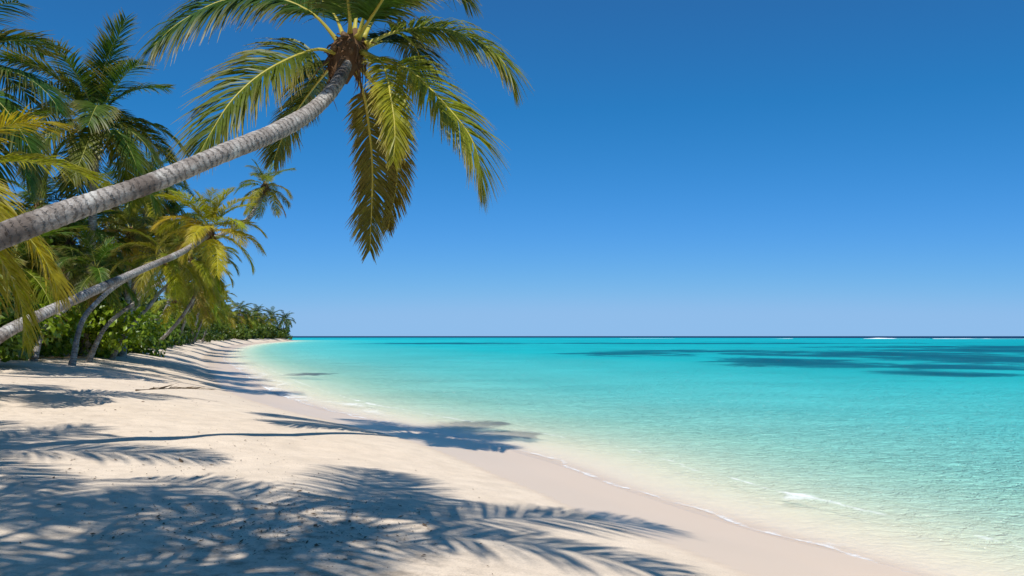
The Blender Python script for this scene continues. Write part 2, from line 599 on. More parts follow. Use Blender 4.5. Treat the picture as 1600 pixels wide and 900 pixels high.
# sea
aw = np.radians(np.arange(-52, 100, 0.24))
wx, wy = polar(3.0, 15000, 430, aw)
ws = shore_s(wx, wy)
o = -ws
dep = np.where(o > 0, depth_of(o, wx, wy), 0)
lap = 0.9 * fbm(wx * 0.22, wy * 0.22, 51, 3)
crest = np.exp(-((o - 2.3 - lap) / np.where(o < 2.3 + lap, 0.16, 0.42)) ** 2) * (0.35 + 0.65 * sstep(-0.1, 0.35, vnoise(wx * 0.3, wy * 0.3, 61)))
near = 1 - sstep(60, 110, wy)
wz = 0.012 + 0.035 * crest * near + 0.010 * fbm(wx * 0.6, wy * 0.9, 71, 2) * sstep(2, 8, o) * (1 - sstep(60, 200, wy))
wz = wz + 0.03 * sstep(-1.2, 0.0, ws) * 0.0
splash = np.exp(-(((wx - 4.2) * 0.93 + (wy - 11.9) * 0.36) / 0.42) ** 2 - (((wx - 4.2) * -0.36 + (wy - 11.9) * 0.93) / 0.25) ** 2)
streak = np.exp(-((wx - 4.2) ** 2 + (wy - 11.9) ** 2) / 1.5 ** 2) * np.exp(-((o - 2.05) / 0.2) ** 2)
foam = 0.50 * splash + 0.20 * streak
wz = wz + 0.022 * splash * (0.6 + 1.6 * vnoise(wx * 9, wy * 9, 5))
foam = np.clip(foam + 0.50 * np.exp(-((o - 0.9 - 1.0 * lap) / 0.55) ** 2) * sstep(20, 26, wy) * (1 - sstep(62, 95, wy)), 0, 1.3)
SG = [(15.4, 107, 8, 14), (30, 128, 15, 14), (26, 74, 8, 15), (47, 108, 18, 24), (48, 84, 11, 20), (27.5, 51, 5, 6.5),
      (82, 131, 22, 26), (-20, 260, 30, 30), (60, 260, 70, 22), (34, 62, 6, 6), (120, 170, 50, 30)]
sg = np.zeros_like(wx)
for (cx, cy, rx, ry) in SG:
    sg = np.maximum(sg, np.exp(-(((wx - cx) / rx) ** 2 + ((wy - cy) / ry) ** 2) * 0.8))
Fw = grid_faces(430, len(aw))
keep = (ws[Fw] < 0.7).any(1)
Fw = Fw[keep]
used = np.unique(Fw)
remap = np.full(len(wx), -1)
remap[used] = np.arange(len(used))
me = mesh_from('sea', np.stack([wx, wy, wz], 1)[used], remap[Fw], sea_material(), True,
               {'depth': dep[used], 'seagrass': sg[used], 'foam': foam[used], 'offs': np.clip(o - 0.25 * fbm(wx * 0.9, wy * 0.9, 91, 3), -3, 12)[used]})
tag(link('sea', me), 'turquoise lagoon water deepening to blue at the horizon', None, None, 'structure')


def breaking_wave(px0, px1, py, Y, h, label):
    n = max(24, int((px1 - px0) / 3))
    X = np.linspace((px0 - 800) / F * Y, (px1 - 800) / F * Y, n)
    yy = Y + 14 * fbm(X * 0.01, X * 0 + py, 3, 3)
    hh = h * np.clip(0.35 + 1.7 * fbm(X * 0.025, X * 0 + 2 * py, 9, 4), 0.06, 1.3) * np.sin(np.linspace(0.05, math.pi - 0.05, n)) ** 0.4
    prof = [(-3.5, -0.05), (-1.6, 0.55), (-0.4, 1.0), (0.6, 0.8), (2.4, 0.3), (5.0, -0.05)]
    Vv = np.array([[(X[i], yy[i] + a, 0.02 + b * hh[i]) for (a, b) in prof] for i in range(n)]).reshape(-1, 3)
    b_ = link('breaking_wave', mesh_from('breaking_wave', Vv, grid_faces(n, len(prof)), SURF, True))
    tag(b_, label, 'wave', 'white breakers along the outer reef')


breaking_wave(1455, 1640, 529, 700, 1.1, 'long white breaker on the reef line at the right edge of the horizon')
breaking_wave(1345, 1450, 528, 720, 0.9, 'white breaker on the reef, just left of the long one at the edge')
breaking_wave(968, 1055, 526, 780, 1.2, 'thin white breaker on the horizon above the dark seagrass tongue')
breaking_wave(1205, 1235, 527, 740, 0.3, 'tiny white breaker between the two breaker stretches on the horizon')

# ------------------------------------------------------------------ palms
UPZ = np.array([0, 0, 1.0])


def frond_geometry(P, B, nl, Lmax, g, seed, u0=0.16, wid=0.042, nseg=3, spread=1.0, rr=0.028, lift=0.25, gap=0.05):
    """leaflet mesh (V, quads, tip attr) and midrib tube for a rachis path P, B the side direction."""
    r = np.random.default_rng(seed)
    P = np.asarray(P, float)
    d = np.linalg.norm(np.diff(P, axis=0), axis=1)
    cum = np.concatenate([[0], np.cumsum(d)]) / d.sum()
    Tn = np.gradient(P, axis=0)
    Tn /= np.linalg.norm(Tn, axis=1)[:, None]
    B = np.asarray(B, float)
    B = B / np.linalg.norm(B)
    V, Fq, tip = [], [], []
    n = 0
    for side in (-1, 1):
        drift = 0.0
        for i in range(nl):
            drift = 0.8 * drift + r.normal(0, 0.07)
            if r.random() < gap:
                continue
            u = u0 + (1 - u0) * (i + r.uniform(-0.3, 0.3)) / nl
            u = min(max(u, u0), 1)
            p = np.array([np.interp(u, cum, P[:, k]) for k in range(3)])
            T = np.array([np.interp(u, cum, Tn[:, k]) for k in range(3)])
            T /= np.linalg.norm(T)
            Bs = B - T * (B @ T)
            Bs /= np.linalg.norm(Bs)
            Nn = np.cross(Bs, T)
            if Nn[2] < 0:
                Nn = -Nn
            w = min(1.0, max(0.0, (u - u0) / (1 - u0)))
            ln = Lmax * (0.42 + 0.58 * math.sin(math.pi * min(1, 0.12 + 0.62 * w ** 0.75)) ** 0.8) * (1 - 0.55 * max(0, w - 0.72) / 0.28)
            ln *= r.uniform(0.86, 1.1)
            phi = R(24 + 34 * w + r.normal(0, 5))
            d0 = side * Bs * math.cos(phi) * spread + T * math.sin(phi) + Nn * (lift * (1 - w) + 0.05 + drift * 0.6 + r.normal(0, 0.05))
            d0 /= np.linalg.norm(d0)
            gg = g * r.uniform(0.75, 1.3)
            wv = T - d0 * (T @ d0)
            wv /= np.linalg.norm(wv) + 1e-9
            tw = r.normal(0, 0.35) + 0.25 * side
            wv = wv * math.cos(tw) + np.cross(d0, wv) * math.sin(tw)
            q = p.copy()
            W = wid * r.uniform(0.8, 1.15) * (1 - 0.35 * w)
            for k in range(nseg + 1):
                t = k / nseg
                ww = W * 0.5 * (0.55 + 1.5 * t * (1 - t) * 1.6) * (1 - t ** 2.2) + 0.0015
                V.append(q - wv * ww)
                V.append(q + wv * ww)
                tip += [t, t]
                if k:
                    b0 = n + 2 * (k - 1)
                    Fq.append((b0, b0 + 1, b0 + 3, b0 + 2))
                dd = d0 - UPZ * gg * (t + 0.12) ** 1.1 + r.normal(0, 0.03, 3)
                dd /= np.linalg.norm(dd)
                q = q + dd * ln / nseg
                wv = wv - dd * (wv @ dd)
                wv /= np.linalg.norm(wv) + 1e-9
            n += 2 * (nseg + 1)
    rad = rr * (1 - 0.88 * cum ** 0.8) + 0.003
    rad = rad * (1 + 1.3 * np.exp(-cum * 22))
    tv, tf = tube(P, rad, 6, 0.7, up=np.cross(B, Tn[len(P) // 2]))
    return (np.array(V), np.array(Fq), np.array(tip)), (tv, tf)


def frond_meshes(name, P, B, **kw):
    (V, Fq, tip), (tv, tf) = frond_geometry(P, B, **kw)
    return mesh_from(name + '_leaflets', V, Fq, FROND, False, {'tip': tip}), mesh_from(name + '_midrib', tv, tf, MIDRIB, True)


def generic_curve(length, e0, bend, n=14, sway=0.0):
    u = np.linspace(0, 1, n)
    a = R(e0) - R(bend) * u ** 1.25
    dx, dz = np.cos(a), np.sin(a)
    st = length / (n - 1)
    X = np.concatenate([[0], np.cumsum((dx[1:] + dx[:-1]) / 2 * st)])
    Z = np.concatenate([[0], np.cumsum((dz[1:] + dz[:-1]) / 2 * st)])
    return np.stack([X, sway * u ** 2 * length, Z], 1)


PITCH = [80, 58, 36, 14, -10, -38]
LIB = {}
for lv, (nl, ns, wd) in enumerate([(72, 3, 0.055), (36, 2, 0.10)]):
    for pi_, e0 in enumerate(PITCH):
        for v in range(2):
            bend = [36, 62, 78, 78, 64, 42][pi_] + (v * 14 - 5)
            P = generic_curve(3.3, e0, bend, sway=0.10 * (v * 2 - 1))
            LIB[lv, pi_, v] = frond_meshes('palm_frond', P, (0, 1, 0), nl=nl, Lmax=1.0, g=[0.35, 0.55, 0.8, 1.0, 1.1, 1.1][pi_],
                                           seed=100 + lv * 50 + pi_ * 5 + v, nseg=ns, wid=wd)

GREEN, DEEP, YEL, OLIVE, GOLD, RUST = (0.055, 0.120, 0.012), (0.024, 0.064, 0.012), (0.32, 0.31, 0.015), (0.120, 0.140, 0.012), (0.58, 0.37, 0.025), (0.26, 0.14, 0.03)


def mixc(a, b, t):
    return tuple(x * (1 - t) + y * t for x, y in zip(a, b))


def trunk_mesh(path, r0, r1, ns=14, seglen=0.06, flare=0.6, rings=True, seed=1, oldlen=0.0):
    P0 = catmull(path, 80)
    L = np.linalg.norm(np.diff(P0, axis=0), axis=1).sum()
    n = int(min(max(L / seglen, 12), 260))
    cum = np.concatenate([[0], np.cumsum(np.linalg.norm(np.diff(P0, axis=0), axis=1))])
    t = np.linspace(0, cum[-1], n)
    P = np.stack([np.interp(t, cum, P0[:, k]) for k in range(3)], 1)
    u = t / cum[-1]
    rad = r0 + (r1 - r0) * u ** 0.8 + flare * r0 * np.exp(-t / 0.45)
    rad = rad[:, None] * np.ones((1, ns))
    if rings:
        r = np.random.default_rng(seed)
        rad = rad * (1 + 0.035 * ((np.arange(n) % 2)[:, None] - 0.5) + r.normal(0, 0.012, (n, 1)) + r.normal(0, 0.012, (n, ns)))
        th = np.linspace(0, 2 * math.pi, ns, endpoint=False)[None, :]
        rad = rad * (1 + 0.09 * fbm(t * 1.1, t * 0 + seed, 7, 3))[:, None]
        rad = rad * (1 + 0.03 * np.sin(2 * th + t[:, None] * 1.1) + 0.03 * np.sin(th - t[:, None] * 2.3))
    V, Fq = tube(P, rad, ns)
    old = 1 - sstep(oldlen * 0.75, oldlen + 0.3, t) if oldlen > 0 else np.zeros(n)
    return mesh_from('palm_trunk', V, Fq, BARK, True, {'along': np.repeat(t, ns), 'old': np.repeat(old, ns)})


def fibre_mesh(r, seed):
    g = np.random.default_rng(seed)
    mb = MB()
    for k in range(46):
        az = g.uniform(0, 2 * math.pi)
        z0 = g.uniform(-0.25, 0.22)
        a = np.array([math.cos(az), math.sin(az), 0])
        L = g.uniform(0.18, 0.5)
        dn = g.uniform(-0.9, 0.7)
        P = [a * r * 0.4 + UPZ * z0, a * (r * 1.1) + UPZ * (z0 + 0.05), a * (r * 1.1 + L * 0.4) + UPZ * (z0 + L * dn * 0.6),
             a * (r * 1.1 + L * 0.5) + UPZ * (z0 + L * dn - 0.08)]
        mb.add(*tube(catmull(P, 6), np.linspace(0.05, 0.012, 6) * g.uniform(0.6, 1.2), 5, 0.45))
    zz = np.linspace(-0.4, 0.42, 9)
    rad = np.array([1.05, 1.2, 1.4, 1.6, 1.65, 1.5, 1.2, 0.8, 0.3]) * r
    mb.add(*tube(np.stack([zz * 0, zz * 0, zz], 1), rad, 10, up=(1, 0, 0)))
    return mb.mesh('fibre_sheath', FIBRE, True)


def nut_mesh():
    t = np.linspace(0, 1, 8)
    rad = 0.085 * np.sin(math.pi * np.clip(t, 0.03, 0.97)) ** 0.7 * (1.08 - 0.22 * t)
    P = np.stack([t * 0, t * 0, 0.21 * (t - 0.5)], 1)
    V, Fq = tube(P, rad, 9, up=(1, 0, 0))
    th = np.arctan2(V[:, 1], V[:, 0])
    V[:, :2] *= (1 + 0.07 * np.cos(3 * th))[:, None]
    return mesh_from('coconut', V, Fq, NUT, True)


NUTM = nut_mesh()
FIBREM = [fibre_mesh(0.14, 5), fibre_mesh(0.13, 6)]


def palm(name, label, path, r0, r1, nf=20, size=1.0, lv=1, tone=GREEN, old=YEL, pitches=(82, -42), seed=1, group=None, nuts=0,
         az0=0.0, oldlen=0.0, flare=0.6, spec=None):
    """coconut palm: trunk along path (first point at its foot), a crown of separate fronds at the path's end."""
    r = random.Random(seed)
    path = np.asarray(path, float)
    base = path[0].copy()
    root = link(name, None, loc=tuple(base))
    root.empty_display_size = 0.3
    tag(root, label, 'palm tree', group)
    rel = path - base
    link('trunk', trunk_mesh(rel, r0, r1, 12 if lv == 0 else 8, 0.06 if lv == 0 else 0.2, flare, True, seed, oldlen), root)
    top = rel[-1]
    link('fibre_sheath', FIBREM[seed % 2], root, tuple(top + UPZ * 0.05), (0, 0, r.uniform(0, 6)), r1 / 0.13)
    if spec:
        nf = len(spec)
    for i in range(nf):
        f = i / (nf - 1)
        pit = pitches[0] + (pitches[1] - pitches[0]) * f ** 1.1 + r.uniform(-7, 7)
        k = int(np.argmin([abs(pit - q) for q in PITCH]))
        v = r.randrange(2)
        az = az0 + i * 2.39996 + r.uniform(-0.25, 0.25)
        if spec:
            az, pit = R(spec[i][0]), spec[i][1]
            k = int(np.argmin([abs(pit - q) for q in PITCH]))
        lm, mm = LIB[lv, k, v]
        c = mixc(tone, old, max(0, f - 0.35) / 0.65 * r.uniform(0.35, 1.1))
        if f > 0.9 and r.random() < 0.3:
            c = mixc(c, RUST, 0.8)
        c = tuple(min(1, x * r.uniform(0.85, 1.15)) for x in c)
        sc = size * r.uniform(0.88, 1.1) * (0.78 if f < 0.12 else 1.0)
        loc = top + np.array([math.cos(az), math.sin(az), 0]) * r1 * 0.7 + UPZ * (0.32 * (1 - f))
        fo = link('frond', lm, root, tuple(loc), (r.uniform(-0.12, 0.12), 0, az), sc, c)
        link('midrib', mm, fo, color=mixc((0.36, 0.33, 0.07), c, 0.35))
    for i in range(nuts):
        az = r.uniform(0, 6.28)
        rr = r1 + r.uniform(0.06, 0.22)
        link('coconut', NUTM, root, tuple(top + np.array([math.cos(az) * rr, math.sin(az) * rr, r.uniform(-0.3, 0.05)])), (r.uniform(-.5, .5), r.uniform(-.5, .5), az), r.uniform(0.8, 1.1))
    return root


def foot(x, y, sink=0.12):
    return np.array([x, y, ground(x, y) - sink])


# ---- the big leaning palm in front
HY = 14.0
hp = [(0, 370, 9.3), (120, 326, 9.85), (240, 284, 10.5), (340, 243, 11.15), (418, 212, 11.9), (475, 181, 12.6), (507, 155, 13.1), (529, 127, 13.5), (543, 95, 13.95)]
pts = [foot(-8.9, 6.6), at(-330, 505, 7.9), at(-170, 442, 8.6)] + [at(*p) for p in hp]
root = link('leaning_palm', None, loc=tuple(pts[0]))
tag(root, 'large leaning palm whose thick grey trunk reaches in across the sky', 'palm tree')
base = pts[0]
link('trunk', trunk_mesh(np.array(pts) - base, 0.165, 0.112, 22, 0.055, 0.7, True, 3, 4.3), root)
C = at(543, 88, HY) - base
link('fibre_sheath', FIBREM[0], root, tuple(C + UPZ * 0.02), (R(8), R(18), 0.4), 1.15)
HF = [  # path in photo pixels with depth behind (+) or before (-) the crown, colour, leaflet length, droop, spread
    ([(534, 72, 0), (489, 22, -.2), (427, -4, -.3), (351, 0, -.5), (284, 33, -.6), (241, 70, -.7)], mixc(GREEN, DEEP, .5), .95, 1.2),
    ([(528, 84, -.1), (489, 78, -.5), (418, 109, -1.0), (364, 155, -1.3), (329, 209, -1.5), (312, 240, -1.5)], mixc(OLIVE, GREEN, .35), .90, 0.9),
    ([(522, 98, .2), (489, 138, .8), (458, 182, 1.2), (437, 225, 1.4), (428, 250, 1.45)], OLIVE, .62, 0.7),
    ([(552, 108, .1), (566, 140, .6), (574, 178, .85), (582, 267, 1.0), (578, 392, 1.0)], mixc(OLIVE, RUST, .25), .56, 0.55),
    ([(562, 104, .1), (598, 150, .9), (618, 210, 1.3), (620, 280, 1.45), (606, 358, 1.5)], mixc(OLIVE, RUST, .45), .42, 0.8),
    ([(568, 82, -.1), (598, 100, -.7), (612, 160, -1.2), (617, 205, -1.35), (615, 250, -1.4)], mixc(YEL, OLIVE, .25), .46, 0.8),
    ([(572, 86, -.1), (636, 107, -.3), (684, 151, -.4), (729, 204, -.45), (748, 250, -.45), (752, 300, -.45)], mixc(GREEN, YEL, .55), .82, 0.95),
    ([(572, 70, 0), (610, 52, .2), (653, 44, .4), (702, 47, .5), (751, 67, .6), (787, 98, .6), (804, 138, .6)], mixc(GREEN, YEL, .4), .80, 1.15),
    ([(566, 60, .2), (600, 10, .8), (650, -28, 1.4), (695, -30, 1.8), (735, 2, 2.1)], GREEN, .85, 1.1),
    ([(560, 58, 0), (575, 10, -.2), (612, -60, -.5), (665, -105, -.7), (725, -100, -.8)], GREEN, .85, 0.9),
    ([(547, 60, 0), (546, 20, -.5), (535, -50, -1.0), (510, -105, -1.6), (480, -125, -2.2)], GREEN, .85, 0.8),
    ([(540, 64, .2), (520, 20, .8), (482, -16, 1.5), (432, -32, 2.0), (392, -8, 2.3)], DEEP, .85, 1.0),
    ([(570, 74, .3), (610, 62, 1.0), (638, 62, 1.6), (654, 85, 2.0), (656, 125, 2.2)], DEEP, .7, 0.9),
    ([(553, 55, 0), (560, 0, .3), (570, -80, .6), (598, -140, .9), (640, -170, 1.2)], mixc(GREEN, YEL, .3), .8, 0.5),
    ([(532, 90, .3), (502, 104, 1.2), (482, 130, 1.8), (470, 176, 2.1)], mixc(DEEP, OLIVE, .4), .7, 0.9),
    ([(558, 60, -.1), (585, 20, -.7), (612, -20, -1.3), (640, -40, -1.9), (668, -30, -2.4)], GREEN, .7, 0.9),
]
ROLL = {0: 0.75, 1: 0.75, 2: 0.4, 6: 0.75, 7: 0.7, 8: 0.5, 9: 0.4, 11: 0.4, 12: 0.3, 14: 0.4}
for i, (pp, col, Lm, g) in enumerate(HF):
    P = catmull([at(a, b, HY + dy) - base for (a, b, dy) in pp], 26)
    hd = P[-1] - P[0]
    Bd = np.cross(np.array([hd[0], hd[1], 0.0]), UPZ)
    Bd = Bd / np.linalg.norm(Bd)
    ro = ROLL.get(i, 0.0)
    Bd = Bd * math.cos(ro) + UPZ * math.sin(ro) * (1 if Bd[1] > 0 else -1)
    lm, mm = frond_meshes('leaning_palm_frond', P - P[0], Bd, nl=165, Lmax=Lm * 1.25, g=g, seed=500 + i, nseg=4, wid=0.038, gap=0.05, rr=0.036, u0=0.17)
    fo = link('frond', lm, root, tuple(P[0]), color=col)
    link('midrib', mm, fo, color=mixc((0.46, 0.38, 0.06), col, 0.2))
hr = random.Random(4)
for i in range(13):
    az = hr.uniform(math.pi * 0.75, math.pi * 2.25)
    rr = hr.uniform(0.16, 0.34)
    link('coconut', NUTM, root, tuple(C + np.array([math.cos(az) * rr, math.sin(az) * rr, hr.uniform(-0.05, 0.32)])), (hr.uniform(-.6, .6), hr.uniform(-.6, .6), az), hr.uniform(0.7, 1.0))
for i in range(7):                                     # spent flower stalks hanging under the crown
    az = hr.uniform(math.pi * 0.9, math.pi * 2.2)
    a = np.array([math.cos(az), math.sin(az), 0])
    mb = MB()
    Lk = hr.uniform(0.35, 0.7)
    Pk = catmull([a * 0.12, a * 0.26 + UPZ * 0.02, a * 0.32 - UPZ * Lk * 0.5, a * 0.30 - UPZ * Lk], 8)
    mb.add(*tube(Pk, np.linspace(0.022, 0.006, 8), 5))
    for q in range(9):
        b0 = Pk[2 + q % 6]
        dr = np.array([hr.uniform(-.16, .16), hr.uniform(-.16, .16), -hr.uniform(.08, .25)])
        mb.add(*tube([b0, b0 + dr * 0.5, b0 + dr + np.array([0, 0, -.03])], [0.009, 0.007, 0.003], 4))
    link('flower_stalk', mb.mesh('flower_stalk', FIBRE), root, tuple(C))

# ---- palms of the grove on the left, at their own distances
def lean(base_xy, crown, bow=0.25, sag=0.0):
    a = foot(*base_xy)
    c = np.asarray(crown, float)
    h = c - a
    m1 = a + h * 0.35 + np.array([h[0], h[1], 0]) * bow * 0.35 - UPZ * sag
    m2 = a + h * 0.7 + np.array([h[0], h[1], 0]) * bow * 0.35 - UPZ * sag * 0.7
    return [a, m1, m2, c]


GR = 'coconut palms of the shore grove'
# second leaning palm, low over the sand
p2 = [foot(-14.0, 20.0), at(-5, 528, 20.4), at(60, 494, 21.4), at(130, 462, 23), at(215, 424, 25.5), at(280, 396, 27.6), at(328, 366, 29.2)]
palm('leaning_palm', 'slender leaning palm with golden yellow fronds, its trunk below and parallel to the thick one', p2, 0.18, 0.088, 24, 0.60, 0, mixc(GREEN, YEL, .85), mixc(YEL, GOLD, .5), (84, -24), 12, GR, 3, 0.3, flare=0.35)
# third palm behind it, higher crown
p3 = [foot(-31, 41.0), at(120, 470, 41.5), at(250, 418, 42), at(335, 372, 42.5), at(388, 342, 43), at(414, 296, 43.5)]
palm('leaning_palm', 'small palm crown highest beyond the golden palm, against open sky', p3, 0.19, 0.12, 19, 0.54, 0, mixc(GREEN, YEL, .3), mixc(YEL, RUST, .3), (76, -45), 14, GR, 2, 1.0)
# tall palm on the left
c4 = at(150, 192, 34)
palm('tall_palm', 'tall dark green palm rising above the thick trunk near the left edge', lean((c4[0] - 1.8, 36.5), c4), 0.20, 0.15, 30, 1.2, 0, mixc(GREEN, DEEP, .45), mixc(OLIVE, YEL, .5), (85, -45), 21, GR, 5, 0.5)
# palm at the frame's corner
c5 = at(-85, 125, 21)
palm('tall_palm', 'palm cut off by the upper left corner, only dark frond ends showing', lean((c5[0] - 1.5, 20.5), c5), 0.2, 0.15, 24, 1.05, 0, DEEP, GREEN, (80, -40), 23, GR, 0, 0.2)
# low palm with bright yellow fronds left of the frame
c6 = at(-105, 305, 14.5)
palm('low_palm', 'low palm at the left edge with bright yellow-green fronds around the thick trunk', lean((c6[0] - 1.0, 14.6), c6), 0.18, 0.14, 18, 0.92, 0, mixc(OLIVE, YEL, .7), mixc(YEL, GOLD, .4), (48, -45), 27, GR, 0, 0.15)

more = [  # crown px, py, distance, base offset, size, tone, old, label
    (232, 300, 42, (-2.0, 1.0), .80, mixc(GREEN, DEEP, .5), YEL, 'dark palm crown straight behind the middle of the thick trunk'),
    (262, 352, 44, (-3.5, 0.5), .80, GREEN, YEL, 'palm crown just left of and behind the golden palm'),
    (205, 368, 40, (-1.2, 1.5), .74, OLIVE, GOLD, 'yellowed palm crown hanging under the middle of the thick trunk'),
    (60, 330, 36, (-2.0, 0.5), .80, mixc(GREEN, DEEP, .3), YEL, 'palm half hidden behind the thick trunk, above the yellow fronds'),
    (110, 385, 36, (-1.5, 1.0), .85, GREEN, OLIVE, 'green palm deep in the grove between the two leaning trunks'),
    (312, 436, 66, (-5.0, 2.0), .85, mixc(GREEN, OLIVE, .5), YEL, 'palm crown at the grove edge right below the golden palm'),
    (250, 372, 62, (-4.0, 2.0), .95, GREEN, YEL, 'palm crown in the second row above the slanting pale trunks'),
    (180, 330, 48, (-3.0, 2.0), .95, mixc(GREEN, DEEP, .6), OLIVE, 'palm crown in the second row behind the thick trunk'),
    (290, 372, 84, (-5.0, 2.0), 1.0, GREEN, OLIVE, 'distant palm crown showing between the golden palm and its trunk'),
    (306, 466, 88, (-6.0, 1.0), .85, OLIVE, YEL, 'low palm crown where the grove steps down to the headland'),
    (272, 474, 70, (-7.0, -1.0), .8, mixc(GREEN, YEL, .4), YEL, 'palm with the thinnest slanting trunk low in the grove'),
    (20, 420, 30, (-2.0, 1.0), .9, GREEN, YEL, 'palm deep in the grove behind the drooping yellow frond'),
]
for i, (pth, sz_, tn, od, lab) in enumerate([
        ([foot(-14.8, 27), at(126, 508, 27.2), at(150, 474, 27.6), at(192, 440, 28.6), at(258, 408, 30.2)], .58, OLIVE, YEL,
         'palm whose pale curved trunk stands first on the sand right of the slender leaning palm'),
        ([foot(-16.6, 31.4), at(160, 518, 31.6), at(186, 491, 32), at(206, 477, 32.3), at(243, 446, 33), at(298, 408, 34.5)], .60, mixc(GREEN, YEL, .35), YEL,
         'palm with a straight pale slanting trunk, second along the sand edge'),
        ([foot(-18.3, 36.6), at(202, 513, 36.8), at(233, 479, 37.3), at(250, 457, 37.8), at(285, 425, 38.6), at(312, 404, 39.3)], .62, mixc(GREEN, YEL, .3), YEL,
         'palm with a thin pale trunk slanting low over the lime shrubs'),
        ([foot(-16.4, 27.5), at(66, 520, 27.8), at(84, 500, 28.1), at(118, 468, 28.8), at(150, 430, 30)], .55, GREEN, OLIVE,
         'small palm with a short trunk under the slender leaning trunk')]):
    sp_ = palm('slanting_palm', lab, pth, 0.095, 0.06, 20, sz_, 0, tn, od, (78, -48), 60 + i, GR, 0, i * 0.9)
    sp_.children[0].color = (1.6, 1.5, 1.35, 1)
for i, (px, py, Y, off, sz_, tn, od, lab) in enumerate(more):
    c = at(px, py, Y)
    palm('grove_palm', lab, lean((c[0] + off[0], Y + off[1]), c, 0.45 if abs(off[0]) > 4 else 0.2), 0.13 if 'pale' in lab else 0.17, 0.09 if 'pale' in lab else 0.12, 22, sz_, 0 if Y < 43 else 1, tn, od, (78, -48), 40 + i, GR, 0, i * 0.7)

# palms out of the frame, behind and beside the viewer: their crowns shade the near sand
GB = 'palms behind the viewer'
SP1 = [(100, 80), (2, 14), (36, 36), (70, 14), (104, 36), (142, 14), (180, 36), (222, 14), (262, 36)]
SP2 = [(60, 80), (20, 36), (72, 14), (110, 36), (155, 14), (205, 36), (250, 14), (300, 36), (340, 14)]
for i, (cx, cy, cz, bx, by, sz_, spc, lab) in enumerate([
        (-2.05, 1.7, 8.8, -6.4, -2.5, 1.15, SP1, 'palm behind the viewer whose crown shades the middle of the near sand'),
        (-4.5, 0.6, 8.6, -8.5, -2.0, 1.05, SP2, 'palm behind the viewer whose crown shades the lower left corner'),
        (-7.6, 4.4, 8.4, -11.5, 2.5, 1.0, SP2, 'palm beside the viewer whose crown shades the sand at the left edge'),
        (-12.0, 9.5, 8.0, -14.5, 8.0, 1.0, SP1, 'palm left of the frame shading the sand before the grove')]):
    palm('tall_palm', lab, lean((bx, by), (cx, cy, cz), 0.3), 0.19, 0.14, 20, sz_, 0, GREEN, OLIVE, (75, -30), 80 + i, GB, 0, 0.4 + i, spec=spc)

# far palms over the headland
GF = 'far palms above the headland wood'
far = [(343, 478, 235, 'tallest far palm where the headland wood begins'), (375, 486, 290, 'second far palm along the headland skyline'),
       (401, 491, 335, 'third far palm along the headland skyline'), (424, 495, 385, 'fourth far palm along the headland skyline'),
       (445, 500, 405, 'last far palm, leaning out at the tip of the headland'), (356, 495, 215, 'pale far palm crown set low between the first two'),
       (388, 500, 300, 'pale far palm crown set low between the second and third'), (330, 484, 185, 'far palm crown at the foot of the near grove'),
       (318, 452, 118, 'palm crown where the grove skyline begins to step down'), (334, 466, 150, 'slim palm crown one step lower on the falling skyline'),
       (302, 446, 100, 'palm crown at the grove skyline just under the golden palm'), (322, 478, 125, 'yellowish palm crown low at the grove end'),
       (412, 504, 350, 'far palm crown low in front of the third skyline palm')]
for i, (px, py, Y, lab) in enumerate(far):
    c = at(px, py, Y)
    palm('far_palm', lab, lean((c[0] - 3.0, Y + 2), c), 0.2, 0.15, 22, 1.0 + Y / 420, 1, (DEEP if i < 5 else mixc(OLIVE, YEL, .3)), GREEN if i < 5 else YEL, (75, -45), 120 + i, GF, 0, i)


# ------------------------------------------------------------------ shrubs and the headland wood
def leaf_cloud(blobs, nleaf, size, seed, flat=0.35, shell=0.72):
    r = np.random.default_rng(seed)
    vol = np.array([b[3] * b[4] * b[5] for b in blobs]) ** (2 / 3)
    pick = r.choice(len(blobs), nleaf, p=vol / vol.sum())
    d = r.normal(size=(nleaf, 3))
    d /= np.linalg.norm(d, axis=1)[:, None]
    rad = np.where(r.random(nleaf) < 0.75, r.uniform(shell, 1.08, nleaf), r.uniform(0.2, 1, nleaf))
    Bc = np.array(blobs)[pick]
    ctr = Bc[:, :3] + d * rad[:, None] * Bc[:, 3:6]
    # leaves look outward and up
    nrm = d * 0.7 + np.array([0, 0, 0.55]) + r.normal(0, 0.45, (nleaf, 3))
    nrm /= np.linalg.norm(nrm, axis=1)[:, None]
    t = np.cross(nrm, r.normal(size=(nleaf, 3)))
    t /= np.linalg.norm(t, axis=1)[:, None] + 1e-9
    t[:, 2] -= 0.25
    t /= np.linalg.norm(t, axis=1)[:, None]
    b = np.cross(nrm, t)
    sz_ = size * r.uniform(0.6, 1.3, nleaf)[:, None]
    v0 = ctr - t * sz_ * 0.5
    v1 = ctr + b * sz_ * flat + t * sz_ * 0.08 + nrm * sz_ * 0.10
    v2 = ctr + t * sz_ * 0.55 - UPZ * sz_ * 0.12
    v3 = ctr - b * sz_ * flat + t * sz_ * 0.08 + nrm * sz_ * 0.10
    V = np.stack([v0, v1, v2, v3], 1).reshape(-1, 3)
    q = np.arange(nleaf)[:, None] * 4
    Fq = np.concatenate([q + np.array([[0, 1, 2]]), q + np.array([[0, 2, 3]])], 0)
    tip = np.tile([0, .4, 1, .4], nleaf)
    return V, Fq, tip


def shrub_blobs(r, n, w, h):
    out = []
    for i in range(n):
        a = r.uniform(0, 6.28)
        q = r.uniform(0, 1) ** 0.6
        rad = r.uniform(0.28, 0.48) * w * 0.62
        out.append((math.cos(a) * q * w * 0.55, math.sin(a) * q * w * 0.55, r.uniform(0.04, 0.8) * h * (1 - 0.35 * q), rad, rad, rad * 0.85))
    return out


